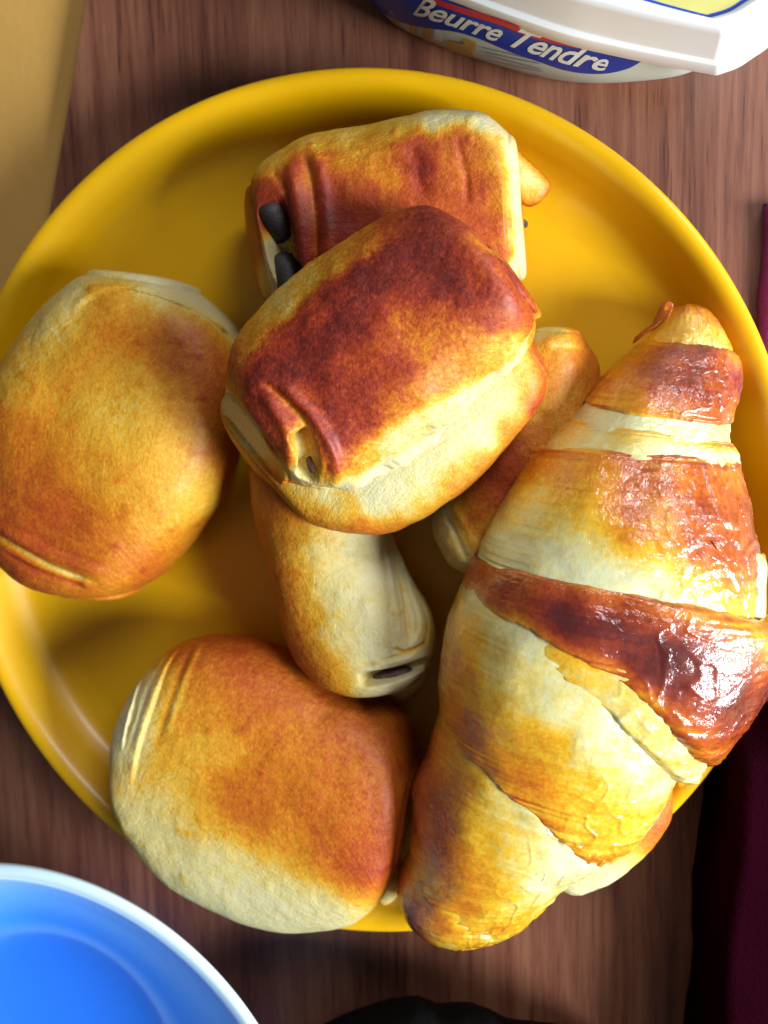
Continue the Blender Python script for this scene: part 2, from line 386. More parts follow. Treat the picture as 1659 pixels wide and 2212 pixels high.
def flap(name, pts, thick, bake, mat, parent, seed=1):
    """torn flake: fan of (px, py, z) outline with thickness and a domed centre"""
    W = np.array([unp(*p) for p in pts]); n = len(W); Wc = catmull(np.vstack([W, W[:1]]), np.linspace(0, n, n * 5, endpoint=False)); m = len(Wc)
    c = Wc.mean(0); V = []; B = []
    ks = [0, .35, .7, .92, 1.0]
    for side in (1, -1):
        for k in ks[1:]:
            for p in Wc:
                q = c + (p - c) * k; h = thick * (0.5 * math.sqrt(1 - k * k) + 0.0)
                V.append(q + np.array([0, 0, side * h + 0.04 * vnoise(q * 2, seed)])); B.append(bake[0] + (bake[1] - bake[0]) * k ** 2)
    V.append(c + [0, 0, thick * .5]); V.append(c - [0, 0, thick * .5]); B += [bake[0]] * 2
    f = []
    for s_ in (0, 1):
        o0 = s_ * 4 * m
        for r_ in range(3):
            for i in range(m):
                q = [o0 + r_ * m + i, o0 + r_ * m + (i + 1) % m, o0 + (r_ + 1) * m + (i + 1) % m, o0 + (r_ + 1) * m + i]
                f.append(q if s_ else q[::-1])
        for i in range(m):
            q = [8 * m + s_, o0 + (i + 1) % m, o0 + i]; f.append(q if s_ else q[::-1])
    for i in range(m): f.append([3 * m + i, 3 * m + (i + 1) % m, 7 * m + (i + 1) % m, 7 * m + i])
    V = np.array(V)
    return link_mesh(name, V, f, mat, parent, {'bake': np.clip(B, 0, 1)}, V[:, :2])
GR = 'chocolate filled pastry rolls on the yellow plate'
def base(px, py, z): return unp(px, py, z)

# --- pastry at the back, two chocolate bars showing in its left end
t = thing('pastry_roll', 'golden chocolate roll at the back of the plate with two dark chocolate ends showing', 'pastry', base(830, 470, .45), GR)
SURF.clear()
body('crust', [(541, 405, 585, 650), (600, 350, 670, 690), (700, 303, 790, 690), (850, 270, 900, 670), (965, 252, 1010, 648), (1050, 258, 1092, 630), (1102, 300, 1122, 600)],
     2.5, 2.2, 2.0, [(600, 350, .24), (680, 312, .22), (760, 295, .22), (860, 275, .18), (960, 258, .05), (1040, 262, .0), (1090, 290, .10), (1112, 340, .0), (1118, 420, .0), (1125, 500, .0), (1122, 580, .02),
     (668, 380, .40), (676, 450, .38), (680, 520, .40), (700, 325, .40), (780, 310, .36), (860, 290, .40), (640, 345, .62), (700, 360, .60), (700, 400, .66), (730, 345, .34), (690, 440, .72), (700, 500, .80), (740, 480, .70), (790, 350, .38), (780, 400, .52), (800, 440, .60), (850, 320, .50), (890, 310, .62), (905, 350, .72), (905, 400, .60),
     (860, 380, .36), (850, 430, .52), (960, 300, .42), (985, 285, .62), (1030, 300, .50), (1000, 360, .46), (1040, 400, .58), (960, 430, .52), (1050, 470, .55), (1090, 500, .52), (1075, 420, .45), (1072, 320, .36), (1088, 360, .28), (1098, 430, .26), (820, 300, .26), (1085, 560, .5),
     (660, 590, .7), (640, 450, .66), (640, 520, .66), (660, 520, .68), (590, 400, .60), (560, 430, .64), (545, 480, .62), (550, 540, .55), (565, 590, .2), (590, 630, .08), (610, 600, .05), (600, 530, .08), (620, 380, .62)], M_roll, t, ex=.86,
     nu=260, nv=240, ends=(((.97, .10), (.88, .20), (.6, .26), (.3, .28), (0, .28)), ((.97, .10), (.88, .18), (.6, .2), (.3, .2), (0, .18))), end_h=(.72, .82), end_w=.16, sig=.26, seed=11, shear=(.7, 0), noise_amp=.035,
     relief=[('pit', [(580, 430), (592, 470), (606, 515), (612, 550), (626, 600), (642, 650)], .85, .36, -.05),
             ('ridge', [(622, 345), (640, 410), (650, 490), (655, 570), (660, 660)], .16, .22, .04),
             ('groove', [(655, 330), (672, 400), (680, 480), (682, 560), (680, 650)], .12, .10, -.10),
             ('ridge', [(678, 322), (698, 400), (706, 490), (708, 580)], .08, .16, .06),
             ('groove', [(585, 370), (610, 400), (622, 450)], .08, .10, -.08),
             ('groove', [(880, 300), (905, 360), (908, 430)], .04, .2, .04), ('groove', [(985, 290), (1005, 370), (1012, 450)], .03, .1, .04),
             ('step', [(1118, 290), (1092, 350), (1090, 450), (1098, 560)], .07, .3, 0)])
stube('chocolate_bar', [(578, 436, 3.35), (594, 478, 3.3), (612, 522, 3.2)], [.30, .36, .28], .5, M_choc, t, nu=40, lift=-.04, tp=.22)
stube('chocolate_bar', [(604, 550, 2.95), (619, 588, 2.85), (636, 634, 2.75)], [.34, .42, .38], .5, M_choc, t, nu=40, lift=.0, tp=.22)
flap('dough_flap', [(1098, 300, 2.6), (1130, 335, 2.5), (1168, 370, 2.3), (1190, 402, 2.2), (1168, 436, 2.2), (1138, 446, 2.2), (1112, 420, 2.4), (1098, 360, 2.6)], .5, (.12, .48), M_roll, t)
c = tube('chocolate_crumb', [(1128, 474, 1.8), (1136, 482, 1.7), (1132, 490, 1.7)], .09, .5, M_choc, t, nu=12, nv=8)

# --- pale roll at the left
t = thing('pastry_roll', 'large pale golden roll at the left edge of the plate', 'pastry', base(240, 950, .45), GR)
SURF.clear()
body('crust', [(205, 606, 420, 632), (120, 680, 500, 705), (40, 785, 530, 800), (-14, 890, 524, 900), (-32, 990, 503, 990), (-28, 1085, 468, 1080), (2, 1160, 416, 1155), (65, 1226, 350, 1238), (140, 1262, 290, 1276)],
     2.6, 2.2, 2.1, [(230, 598, .1), (290, 588, .0), (350, 592, .03), (400, 625, .02), (450, 665, .03), (490, 705, .08), (330, 625, .05), (370, 650, .08), (235, 620, .36), (260, 625, .42), (300, 655, .22), (170, 650, .10), (110, 700, .16), (140, 700, .24),
     (60, 780, .22), (30, 830, .24), (200, 690, .34), (230, 700, .38), (290, 720, .42), (330, 690, .40), (385, 700, .45), (440, 715, .44), (480, 750, .46), (400, 780, .44), (450, 800, .46), (360, 760, .42), (480, 860, .5), (150, 770, .32), (90, 830, .30),
     (230, 790, .28), (290, 820, .24), (350, 850, .24), (420, 880, .34), (200, 890, .24), (120, 920, .34), (50, 930, .40), (20, 1000, .42), (280, 930, .24), (330, 960, .26), (420, 960, .26), (180, 980, .32), (100, 1020, .42), (260, 1040, .30), (350, 1050, .28),
     (430, 1050, .24), (40, 1070, .46), (90, 1090, .50), (140, 1130, .50), (200, 1160, .44), (240, 1180, .44), (300, 1140, .32), (360, 1130, .24), (30, 1140, .48), (100, 1190, .42), (180, 1230, .46), (250, 1250, .34), (320, 1230, .46), (370, 1190, .36), (60, 1210, .5), (150, 1255, .4), (480, 970, .42)],
     M_roll, t, ex=.72, nu=240, nv=240, ends=(((.97, .10), (.9, .2), (.7, .26), (.4, .28), (0, .28)), ((.97, .08), (.88, .16), (.6, .2), (0, .2))), end_h=(.66, .6), end_w=.20, sig=.48, noise_amp=.03, seed=21, shift=.06,
     relief=[('step', [(540, 770), (480, 712), (420, 672), (340, 640), (260, 622), (200, 640), (150, 680)], .09, .35, 0),
             ('groove', [(-20, 1150), (30, 1183), (90, 1216), (150, 1242), (220, 1262)], .16, .10, -.30), ('ridge', [(-20, 1128), (40, 1165), (100, 1196), (170, 1222), (240, 1240)], .08, .16, .05),
             ('groove', [(0, 1190), (60, 1224), (120, 1248), (190, 1270)], .10, .08, .1), ('groove', [(-30, 1110), (60, 1150), (150, 1195), (230, 1222)], .03, .1, .05)])
flap('dough_flap', [(150, 655, 2.3), (125, 658, 2.2), (105, 668, 2.1), (100, 690, 2.0), (125, 720, 2.2), (160, 700, 2.6)], .4, (.08, .22), M_roll, t)

# --- roll at the bottom left
t = thing('pastry_roll', 'pale orange roll at the bottom left of the plate beside the blue bowl', 'pastry', base(570, 1690, .45), GR)
SURF.clear()
body('crust', [(305, 1512, 298, 1668), (328, 1452, 320, 1770), (392, 1388, 386, 1866), (480, 1376, 480, 1940), (600, 1405, 600, 1978), (710, 1460, 705, 1984), (800, 1508, 775, 1968), (868, 1562, 830, 1925), (900, 1640, 862, 1870)],
     2.5, 2.35, 2.0, [(285, 1500, .04), (300, 1560, .02), (280, 1620, .06), (262, 1560, .02), (330, 1450, .12), (345, 1500, .18), (330, 1560, .22), (380, 1410, .48), (450, 1390, .46), (420, 1440, .42), (520, 1400, .52), (600, 1430, .46), (380, 1490, .34), (340, 1620, .30),
     (370, 1570, .38), (400, 1530, .34), (330, 1800, .10), (440, 1900, .08), (300, 1660, .26), (430, 1600, .22), (480, 1540, .38), (560, 1500, .48), (650, 1480, .46), (720, 1500, .46), (790, 1550, .48), (500, 1620, .30), (580, 1600, .42), (650, 1600, .40), (720, 1620, .46), (800, 1640, .44), (860, 1640, .48),
     (350, 1700, .22), (310, 1740, .14), (420, 1700, .24), (480, 1700, .44), (520, 1730, .50), (460, 1770, .26), (400, 1780, .20), (360, 1820, .12), (560, 1690, .42), (640, 1700, .40), (700, 1740, .46), (780, 1730, .44), (850, 1740, .50), (560, 1790, .44), (620, 1810, .36), (680, 1820, .46),
     (760, 1820, .46), (830, 1830, .54), (450, 1860, .14), (420, 1880, .08), (520, 1860, .14), (600, 1880, .16), (670, 1890, .34), (740, 1890, .56), (800, 1900, .66), (500, 1930, .06), (580, 1950, .06), (660, 1940, .06), (720, 1960, .06), (790, 1950, .2), (840, 1900, .5)],
     M_roll, t, ex=.76, nu=240, nv=240, ends=(((.97, .08), (.9, .14), (.7, .18), (.4, .2), (0, .2)), ((.96, .1), (.85, .14), (.7, .05), (.5, -.1), (0, -.1))), end_h=(.62, .62), end_w=.24, sig=.50, noise_amp=.028, seed=31, shift=.05,
     relief=[('step', [(410, 1372), (362, 1440), (328, 1530), (300, 1620), (285, 1700)], .10, .4, .02), ('groove', [(385, 1385), (340, 1450), (308, 1530), (282, 1620)], .05, .09, -.12),
             ('step', [(350, 1392), (310, 1460), (284, 1540), (265, 1620)], .09, .25, -.05), ('ridge', [(440, 1378), (410, 1440), (385, 1510), (360, 1590)], .035, .1, -.08),
             ('groove', [(425, 1378), (392, 1450), (362, 1530), (335, 1620)], .03, .1, .06), ('groove', [(262, 1600), (285, 1560), (296, 1520)], .08, .06, .1)])
tube('dough_fold', [(862, 1885, 2.0), (848, 1915, 1.9), (825, 1940, 1.8)], [.25, .32, .25], [.05, .0, .05], M_roll, t)

# --- narrow pale roll standing out from under the dark one
t = thing('pastry_roll', 'pale narrow roll poking out from under the dark roll in the middle', 'pastry', base(770, 1250, .45), GR)
SURF.clear()
body('crust', [(548, 1000, 795, 1000), (565, 1090, 828, 1110), (588, 1185, 850, 1190), (606, 1270, 882, 1260), (628, 1352, 925, 1325), (655, 1408, 940, 1385), (700, 1450, 932, 1430), (765, 1478, 905, 1460)],
     2.3, 2.1, 1.9, [(575, 1120, .42), (600, 1180, .36), (612, 1260, .44), (630, 1340, .42), (650, 1400, .44), (690, 1440, .40), (740, 1462, .30), (620, 1150, .34), (650, 1200, .22), (650, 1270, .24), (665, 1340, .26), (690, 1400, .20), (720, 1140, .20), (700, 1200, .16), (720, 1260, .12),
     (770, 1200, .10), (770, 1280, .08), (760, 1350, .14), (740, 1400, .14), (790, 1400, .06), (830, 1420, .02), (810, 1320, .02), (830, 1240, .03), (850, 1300, .12), (870, 1360, .12), (900, 1340, .06), (900, 1400, .02), (800, 1450, .06), (930, 1370, .2), (600, 1090, .44), (800, 1150, .05)],
     M_roll, t, ex=.84, ends=((), ((.97, .08), (.88, .12), (.75, .02), (.6, -.25), (.3, -.35), (0, -.35))), end_h=(.8, .62), end_w=.2, sig=.34, seed=41,
     nu=240, nv=240, noise_amp=.035, relief=[('groove', [(842, 1150), (862, 1230), (882, 1310), (886, 1390)], .14, .10, .12), ('ridge', [(824, 1150), (842, 1240), (856, 1320), (862, 1390)], .06, .12, -.04),
             ('step', [(880, 1400), (905, 1350), (880, 1260), (855, 1180)], .06, .3, 0), ('groove', [(905, 1290), (925, 1340), (918, 1400)], .07, .07, .05),
             ('pit', [(775, 1470), (825, 1464), (875, 1452), (935, 1428)], .60, .17, .05), ('ridge', [(800, 1436), (850, 1430), (900, 1414)], .05, .1, 0), ('groove', [(770, 1440), (840, 1425), (915, 1395)], .05, .06, .12), ('groove', [(850, 1400), (880, 1408), (925, 1385)], .06, .06, .14)])
flap('dough_flap', [(792, 1470, 2.2), (830, 1474, 2.3), (880, 1462, 2.4), (915, 1440, 2.5), (925, 1462, 2.1), (898, 1496, 1.8), (868, 1512, 1.7), (830, 1494, 1.9)], .35, (.04, .22), M_roll, t)
stube('chocolate_bar', [(805, 1466, 2.0), (845, 1459, 2.0), (892, 1446, 2.1)], [.16, .24, .18], .5, M_brown_choc, t, nu=30, nv=18, lift=-.06, tp=.4)

# --- roll in the shade between the dark roll and the croissant
t = thing('pastry_roll', 'shaded brown roll half hidden between the dark roll and the croissant', 'pastry', base(1120, 980, .45), GR)
body('crust', [(1140, 728, 1255, 728), (1090, 790, 1290, 800), (1035, 900, 1290, 900), (985, 1000, 1240, 1000), (948, 1090, 1180, 1100), (942, 1150, 1120, 1180), (965, 1205, 1085, 1230)],
     2.0, 1.9, 1.6, [(1190, 722, .05), (1200, 740, .44), (1260, 770, .44), (1225, 800, .34), (1280, 830, .42), (1200, 880, .30), (1240, 850, .32), (1180, 930, .34), (1130, 980, .50), (1080, 1030, .60), (1040, 1080, .50), (1000, 1120, .36), (980, 1170, .22), (960, 1130, .10), (990, 1220, .14), (1050, 1150, .34)],
     M_roll, t, ex=.84, end_h=(.7, .6), sig=.34, seed=51, relief=[('groove', [(960, 1100), (985, 1160), (1010, 1215)], .08, .1, -.08), ('groove', [(1185, 745), (1230, 750), (1275, 755)], .05, .08, -.1), ('ridge', [(975, 1080), (1005, 1140), (1035, 1195)], .05, .12, 0)])

# --- dark roll on top of the heap
t = thing('pastry_roll', 'dark reddish brown roll lying on top of the heap in the middle', 'pastry', base(835, 810, 3.0), GR)
SURF.clear()
body('lower_fold', [(484, 885, 690, 1136), (512, 815, 790, 1158), (570, 740, 850, 1148), (650, 640, 945, 1095), (750, 560, 1030, 1028), (850, 500, 1110, 942), (930, 490, 1170, 868), (1000, 540, 1182, 815)],
     4.5, 1.1, 1.5, [(560, 1040, .4), (600, 1075, .34), (650, 1105, .40), (700, 1140, .46), (780, 1155, .46), (850, 1140, .42), (910, 1105, .34), (980, 1060, .42), (1040, 1010, .36), (1110, 930, .38), (1165, 870, .60), (1182, 820, .5),
     (640, 1085, .12), (700, 1110, .08), (740, 1120, .24), (820, 1110, .02), (860, 1080, .02), (920, 1050, .06), (980, 1000, .04), (1040, 950, .04), (1100, 890, .06), (1150, 830, .15), (880, 1110, .12), (940, 1070, .16), (1000, 1025, .24), (520, 930, .02), (540, 970, .04), (495, 900, .26), (500, 960, .34), (530, 1005, .40), (570, 1050, .40)],
     M_roll, t, ex=.72, nu=130, end_h=(.7, .7), sig=.28, seed=61, noise_amp=.04)
body('crust', [(486, 858, 622, 1050), (508, 772, 738, 1064), (560, 690, 806, 1042), (650, 603, 885, 988), (760, 528, 974, 915), (850, 474, 1052, 848), (930, 455, 1120, 786), (1005, 490, 1155, 730), (1050, 535, 1156, 685)],
     5.4, 2.1, 1.6, [(530, 735, .36), (560, 700, .30), (600, 655, .22), (650, 605, .26), (720, 555, .34), (790, 515, .40), (860, 475, .60), (930, 460, .72), (985, 480, .70), (1030, 520, .42), (1080, 570, .60), (1120, 620, .62), (1150, 680, .56), (1162, 740, .36),
     (500, 790, .50), (560, 780, .80), (540, 830, .78), (600, 730, .70), (660, 680, .68), (720, 630, .76), (800, 580, .84), (860, 540, .80), (920, 520, .82), (980, 550, .76), (1010, 530, .66), (1060, 600, .62), (960, 600, .84), (900, 620, .74), (1000, 640, .72), (1080, 660, .66),
     (1100, 700, .56), (1040, 700, .54), (960, 680, .54), (880, 680, .50), (920, 740, .46), (980, 750, .46), (840, 720, .58), (800, 680, .76), (740, 700, .84), (680, 740, .82), (640, 800, .84), (700, 800, .74), (760, 780, .64), (820, 770, .58), (860, 820, .68), (800, 840, .66), (740, 850, .72),
     (680, 870, .66), (640, 860, .60), (700, 920, .70), (740, 960, .74), (790, 920, .66), (850, 880, .50), (900, 860, .40), (950, 830, .42), (1010, 800, .36), (1060, 770, .30), (1110, 750, .22), (1140, 780, .06), (1080, 830, .06), (1020, 870, .07), (960, 900, .10), (900, 930, .12), (860, 960, .12),
     (800, 980, .26), (760, 1010, .36), (820, 1030, .02), (900, 1000, .02), (980, 950, .02), (1060, 890, .03), (1130, 830, .02), (740, 1060, .04), (700, 1060, .12), (640, 1030, .12), (600, 1030, .2), (515, 905, .06), (535, 950, .05), (545, 880, .66), (590, 930, .68), (600, 985, .70), (570, 1030, .60), (600, 1045, .5), (545, 1000, .3), (650, 950, .08), (660, 1000, .04), (630, 1040, .06), (690, 1040, .3), (712, 1010, .62), (700, 960, .70), (650, 890, .68), (500, 860, .4)],
     M_dark_roll, t, ex=.80, nu=300, nv=280, ends=(((.97, .08), (.88, .16), (.6, .2), (.3, .22), (0, .22)), ((.96, .1), (.8, .2), (.5, .24), (0, .24))), end_h=(.66, .60), end_w=.20, sig=.27, seed=71, noise_amp=.035, shear=(.85, 0), shift=.03,
     disp=lambda u, v, V: np.exp(-((v - 3.0) / .35) ** 2) * .16 * fbm(V * 1.6, 77, 3),
     relief=[('pit', [(506, 885), (520, 915), (536, 950), (548, 985)], .42, .24, -.03), ('pit', [(640, 930), (658, 965), (668, 1005), (660, 1040)], .50, .23, -.03),
             ('ridge', [(560, 850), (600, 895), (622, 950), (612, 1010), (585, 1050)], .12, .18, .05), ('groove', [(560, 820), (620, 870), (660, 920), (640, 935)], .07, .09, -.22),
             ('ridge', [(600, 830), (660, 880), (705, 945), (726, 1010), (712, 1060)], .14, .15, .05), ('ridge', [(485, 860), (492, 915), (515, 975), (545, 1020)], .08, .12, -.05),
             ('groove', [(1000, 470), (1030, 520), (1085, 560), (1130, 600)], .05, .12, -.12), ('ridge', [(1060, 545), (1100, 585), (1135, 650)], .05, .14, .08)])
stube('chocolate_bar', [(668, 985, 5.3), (676, 1005, 5.2), (680, 1022, 5.1)], [.10, .15, .10], .5, M_brown_choc, t, nu=20, nv=16, lift=-.06)
flap('dough_flap', [(805, 1066, 5.2), (792, 1080, 5.3), (760, 1100, 5.1), (735, 1130, 4.7), (760, 1150, 4.2), (800, 1140, 4.4), (808, 1100, 5.0)], .3, (.40, .36), M_roll, t)

# --- pastry under the croissant, hanging over the rim
t = thing('pastry_roll', 'pale roll under the croissant hanging over the lower right plate rim', 'pastry', base(1300, 1720, 1.5), GR)
body('crust', [(1130, 1830, 1235, 1915), (1170, 1740, 1312, 1898), (1210, 1650, 1392, 1842), (1250, 1570, 1440, 1775), (1300, 1500, 1452, 1700), (1330, 1460, 1430, 1620)],
     2.9, 1.0, .9, [(1260, 1895, .04), (1320, 1885, .0), (1370, 1850, .12), (1400, 1820, .42), (1430, 1770, .46), (1445, 1720, .38), (1350, 1840, .28), (1390, 1780, .5), (1300, 1870, .1), (1200, 1700, .3)], M_roll, t, ex=.9, nu=80, nv=80, sig=.3, seed=81)

# ------------------------------------------------------------------ croissant
CP = np.array([(1445, 656, 1535, 664), (1388, 736, 1588, 765), (1298, 822, 1580, 860), (1228, 905, 1576, 950), (1165, 962, 1588, 990), (1110, 1060, 1610, 1110), (1060, 1150, 1622, 1225), (1022, 1228, 1610, 1330),
               (990, 1320, 1570, 1450), (960, 1430, 1500, 1560), (952, 1520, 1452, 1660), (930, 1600, 1400, 1750), (898, 1690, 1340, 1825), (892, 1790, 1250, 1872), (856, 1890, 1188, 1930), (870, 1958, 1108, 1998), (906, 2004, 1030, 2020)], float)
CZ = np.array([2.3, 2.5, 2.9, 3.2, 3.3, 3.6, 3.8, 3.9, 4.0, 4.0, 3.9, 3.8, 3.7, 3.6, 3.5, 3.4, 3.2])
CU = np.array([.8, 1.25, 1.7, 2.0, 2.15, 2.5, 2.7, 2.85, 2.9, 2.85, 2.6, 2.45, 2.3, 2.1, 1.8, 1.35, .9])
def cro_surface(u, v, k):
    """u, v arrays of one shape; k radial scale"""
    sh = u.shape; uf = u.ravel()
    pp = catmull(CP, uf); z = catmull(CZ[:, None], uf)[:, 0]; up = catmull(CU[:, None], uf)[:, 0]
    d = np.stack([(pp[:, 0] - 829.5) / F, -(pp[:, 1] - 1106) / F, -np.ones(len(uf))], 1) @ RW
    L = CAM + d * ((z - CAM[2]) / d[:, 2])[:, None]
    d = np.stack([(pp[:, 2] - 829.5) / F, -(pp[:, 3] - 1106) / F, -np.ones(len(uf))], 1) @ RW
    R = CAM + d * ((z - CAM[2]) / d[:, 2])[:, None]
    C = (L + R) / 2; H = (R - L) / 2; vf = v.ravel(); kf = k.ravel()
    X = -np.sign(np.cos(vf)) * np.abs(np.cos(vf)) ** .92; Z = np.sign(np.sin(vf)) * np.abs(np.sin(vf)) ** .92
    hh = np.where(Z > 0, up, np.minimum(up * .85, z - .5))
    P = C + (kf * X)[:, None] * H; P[:, 2] += kf * Z * hh
    return P.reshape(*sh, 3), C.reshape(*sh, 3)
def edge(e, v):
    x = (1 - np.cos(v)) / 2; Lq, Mq, Rq = e
    top = Lq * (1 - x) * (1 - 2 * x) + Mq * 4 * x * (1 - x) + Rq * x * (2 * x - 1)
    return np.where(v <= PI, top, Lq * (1 - x) + Rq * x)
t = thing('croissant', 'large glossy golden croissant lying along the right side of the plate', 'croissant', base(1300, 1350, .45))
def layer(ea, eb, k0, bulge, marks, lip=(.05, .05), drop=(.12, .12), seed=0, ns=90, nv=220, base_b=.35, sig=(.22, .16), name='dough_layer', tip=None, ragged=.03, rx=0.0, wr=1.0, lx=0.0):
    s_ = np.linspace(0, 1, ns); s_ = (s_ * 0.5 + 0.5 * (0.5 - 0.5 * np.cos(PI * s_)))   # denser at the edges
    nv = int(nv * 1.3); nt = int(nv * .78); v = np.r_[np.linspace(0, PI, nt, endpoint=False), np.linspace(PI, 2 * PI, nv - nt, endpoint=False)]; S, Vv = np.meshgrid(s_, v, indexing='ij')
    a = edge(ea, Vv); b = edge(eb, Vv)
    cs = np.stack([np.cos(Vv) * 2, np.sin(Vv) * 2, Vv * 0 + seed], -1)
    a = a + ragged * fbm(cs * 2.5, seed, 3); b = b + ragged * fbm(cs * 2.5, seed + 5, 3)
    U = a + (b - a) * S
    K = k0 + bulge * np.sqrt(np.clip(np.sin(PI * np.clip(S, 0, 1)), 0, 1))
    K = K - drop[0] * (1 - np.sqrt(np.clip(1 - (1 - np.clip(S / lip[0], 0, 1)) ** 2, 0, 1))) - drop[1] * (1 - np.sqrt(np.clip(1 - (1 - np.clip((1 - S) / lip[1], 0, 1)) ** 2, 0, 1)))
    if tip == 0: K = K * np.sqrt(np.clip(1 - np.clip(1 - S / .35, 0, 1) ** 2.2, 0, 1)) + .01
    if tip == 1: K = K * np.sqrt(np.clip(1 - np.clip(1 - (1 - S) / .3, 0, 1) ** 2.2, 0, 1)) + .01
    K = K * (1 + rx * sstep(.5, 1, (1 - np.cos(Vv)) / 2) - lx * sstep(.55, 1, (1 + np.cos(Vv)) / 2))
    P, C = cro_surface(U, Vv, K)
    dr = P - C; rl = np.linalg.norm(dr, axis=-1, keepdims=True); dr = dr / np.maximum(rl, 1e-3)
    q = np.stack([U * 2.0, Vv * 2.2, Vv * 0 + seed * 3.1], -1)
    dsp = .06 * fbm(P * .8, seed + 40, 2) + .012 * fbm(np.stack([U * 3.0 + Vv * .4, Vv * 5, Vv * 0 + seed], -1), seed + 3, 3)
    xx = (1 - np.cos(Vv)) / 2; top = (Vv < PI)
    wq = P * np.array([1, 1, 1.]) + .5 * np.stack([vnoise(P * .9, seed + 60), vnoise(P * .9, seed + 61), vnoise(P * .9, seed + 62)], -1)
    rid = 1 - np.abs(vnoise(np.stack([U * 3.0 + 1.6 * Vv, Vv * 8.0 - U * .8, U * 0 + seed], -1) + .8 * vnoise(wq * 1.3, seed + 63)[..., None], seed + 70)) * 2.4
    rid2 = 1 - np.abs(vnoise(wq * 3.4, seed + 71)) * 2.6
    dsp = dsp + (wr * .045 * np.clip(rid, 0, 1) ** 2 + wr * .012 * np.clip(rid2, 0, 1) ** 2) * sstep(.42, .75, xx) * top
    ne_ = np.clip(np.maximum(1 - S / .16, 1 - (1 - S) / .16), 0, 1)
    dsp = dsp + (.006 + .035 * ne_) * vnoise(np.stack([U * 16, Vv * 1.2, U * 0 + seed], -1), seed + 90)
    P = P + dr * dsp[..., None] * np.clip(rl, 0, 1)
    X = (1 - np.cos(Vv)) / 2
    mk = np.array(marks, float); w_ = np.exp(-((S[..., None] - mk[:, 0]) ** 2 / (2 * sig[0] ** 2) + (X[..., None] - mk[:, 1]) ** 2 / (2 * sig[1] ** 2))) + 1e-7
    B = (w_ * mk[:, 2]).sum(-1) / w_.sum(-1)
    lam = vnoise(np.stack([U * 16 + .6 * vnoise(np.stack([U * 2, Vv * 2, U * 0], -1), seed), Vv * 1.2, U * 0 + seed], -1), seed + 90)
    nearedge = np.clip(np.maximum(1 - S / .16, 1 - (1 - S) / .16), 0, 1)
    B = B + lam * (.03 + .16 * nearedge)
    B = B + .09 * fbm(P * 1.3, seed + 8, 4) + (.07 * sstep(.5, .9, X) if name == 'browned_strap' else 0)
    L_ = np.stack([U * 1.2, Vv * 3.0], -1)
    return link_mesh(name, P.reshape(-1, 3), grid_faces(ns, nv).tolist(), M_cro, t, {'bake': np.clip(B, 0, 1).ravel()}, L_.reshape(-1, 2))
# marks: (s between the layer's edges, x from left 0 to right 1, browning)
layer((0.0, -.05, 0.0), (1.3, 1.3, 1.3), .88, .06, [(.2, .1, .6), (.15, .5, .58), (.2, .8, .5), (.32, .6, .45), (.35, .3, .1), (.5, .1, .3), (.5, .5, .04), (.5, .75, .02), (.5, 1, .5), (.75, .2, .25), (.75, .5, .15), (.75, .8, .2), (.95, .5, .5)], seed=1, tip=0)
layer((.95, 1.0, .95), (2.62, 2.75, 2.6), .98, .08, [(.1, .1, .5), (.1, .5, .55), (.1, .9, .3), (.3, .1, .55), (.3, .4, .66), (.3, .7, .66), (.4, .95, .6), (.6, .1, .45), (.6, .4, .62), (.6, .7, .66), (.6, .95, .66), (.85, .1, .34), (.85, .4, .38), (.85, .7, .5), (.88, .95, .5), (1, .5, .3)], seed=2, lip=(.1, .06), sig=(.14, .14))
layer((2.4, 2.5, 2.4), (3.3, 3.4, 3.35), .95, .03, [(.5, .1, .05), (.5, .5, .0), (.5, .8, .05), (.9, .5, .1), (.2, .5, .03)], seed=3)
layer((2.95, 3.02, 3.1), (4.2, 4.25, 4.2), .98, .03, [(.1, .2, .2), (.1, .6, .35), (.12, .9, .5), (.4, .2, .12), (.4, .5, .10), (.4, .8, .03), (.8, .2, .12), (.8, .6, .03), (.8, .9, .0)], seed=4)
layer((3.95, 3.85, 3.95), (6.7, 6.9, 7.6), 1.0, .05, [(.05, .1, .44), (.05, .5, .50), (.05, .9, .50), (.2, .1, .38), (.2, .4, .46), (.2, .6, .54), (.2, .85, .62), (.4, .1, .24), (.4, .3, .34), (.4, .5, .44), (.4, .7, .56), (.4, .9, .68), (.55, .1, .12), (.55, .35, .18), (.55, .55, .34), (.55, .7, .48), (.55, .9, .66),
      (.7, .1, .06), (.7, .4, .03), (.7, .6, .12), (.7, .8, .4), (.75, .95, .5), (.85, .2, .02), (.85, .5, .0), (.85, .75, .03), (.85, .95, .2), (1, .5, .0)], seed=5, lip=(.05, .06), sig=(.09, .10), ns=130)
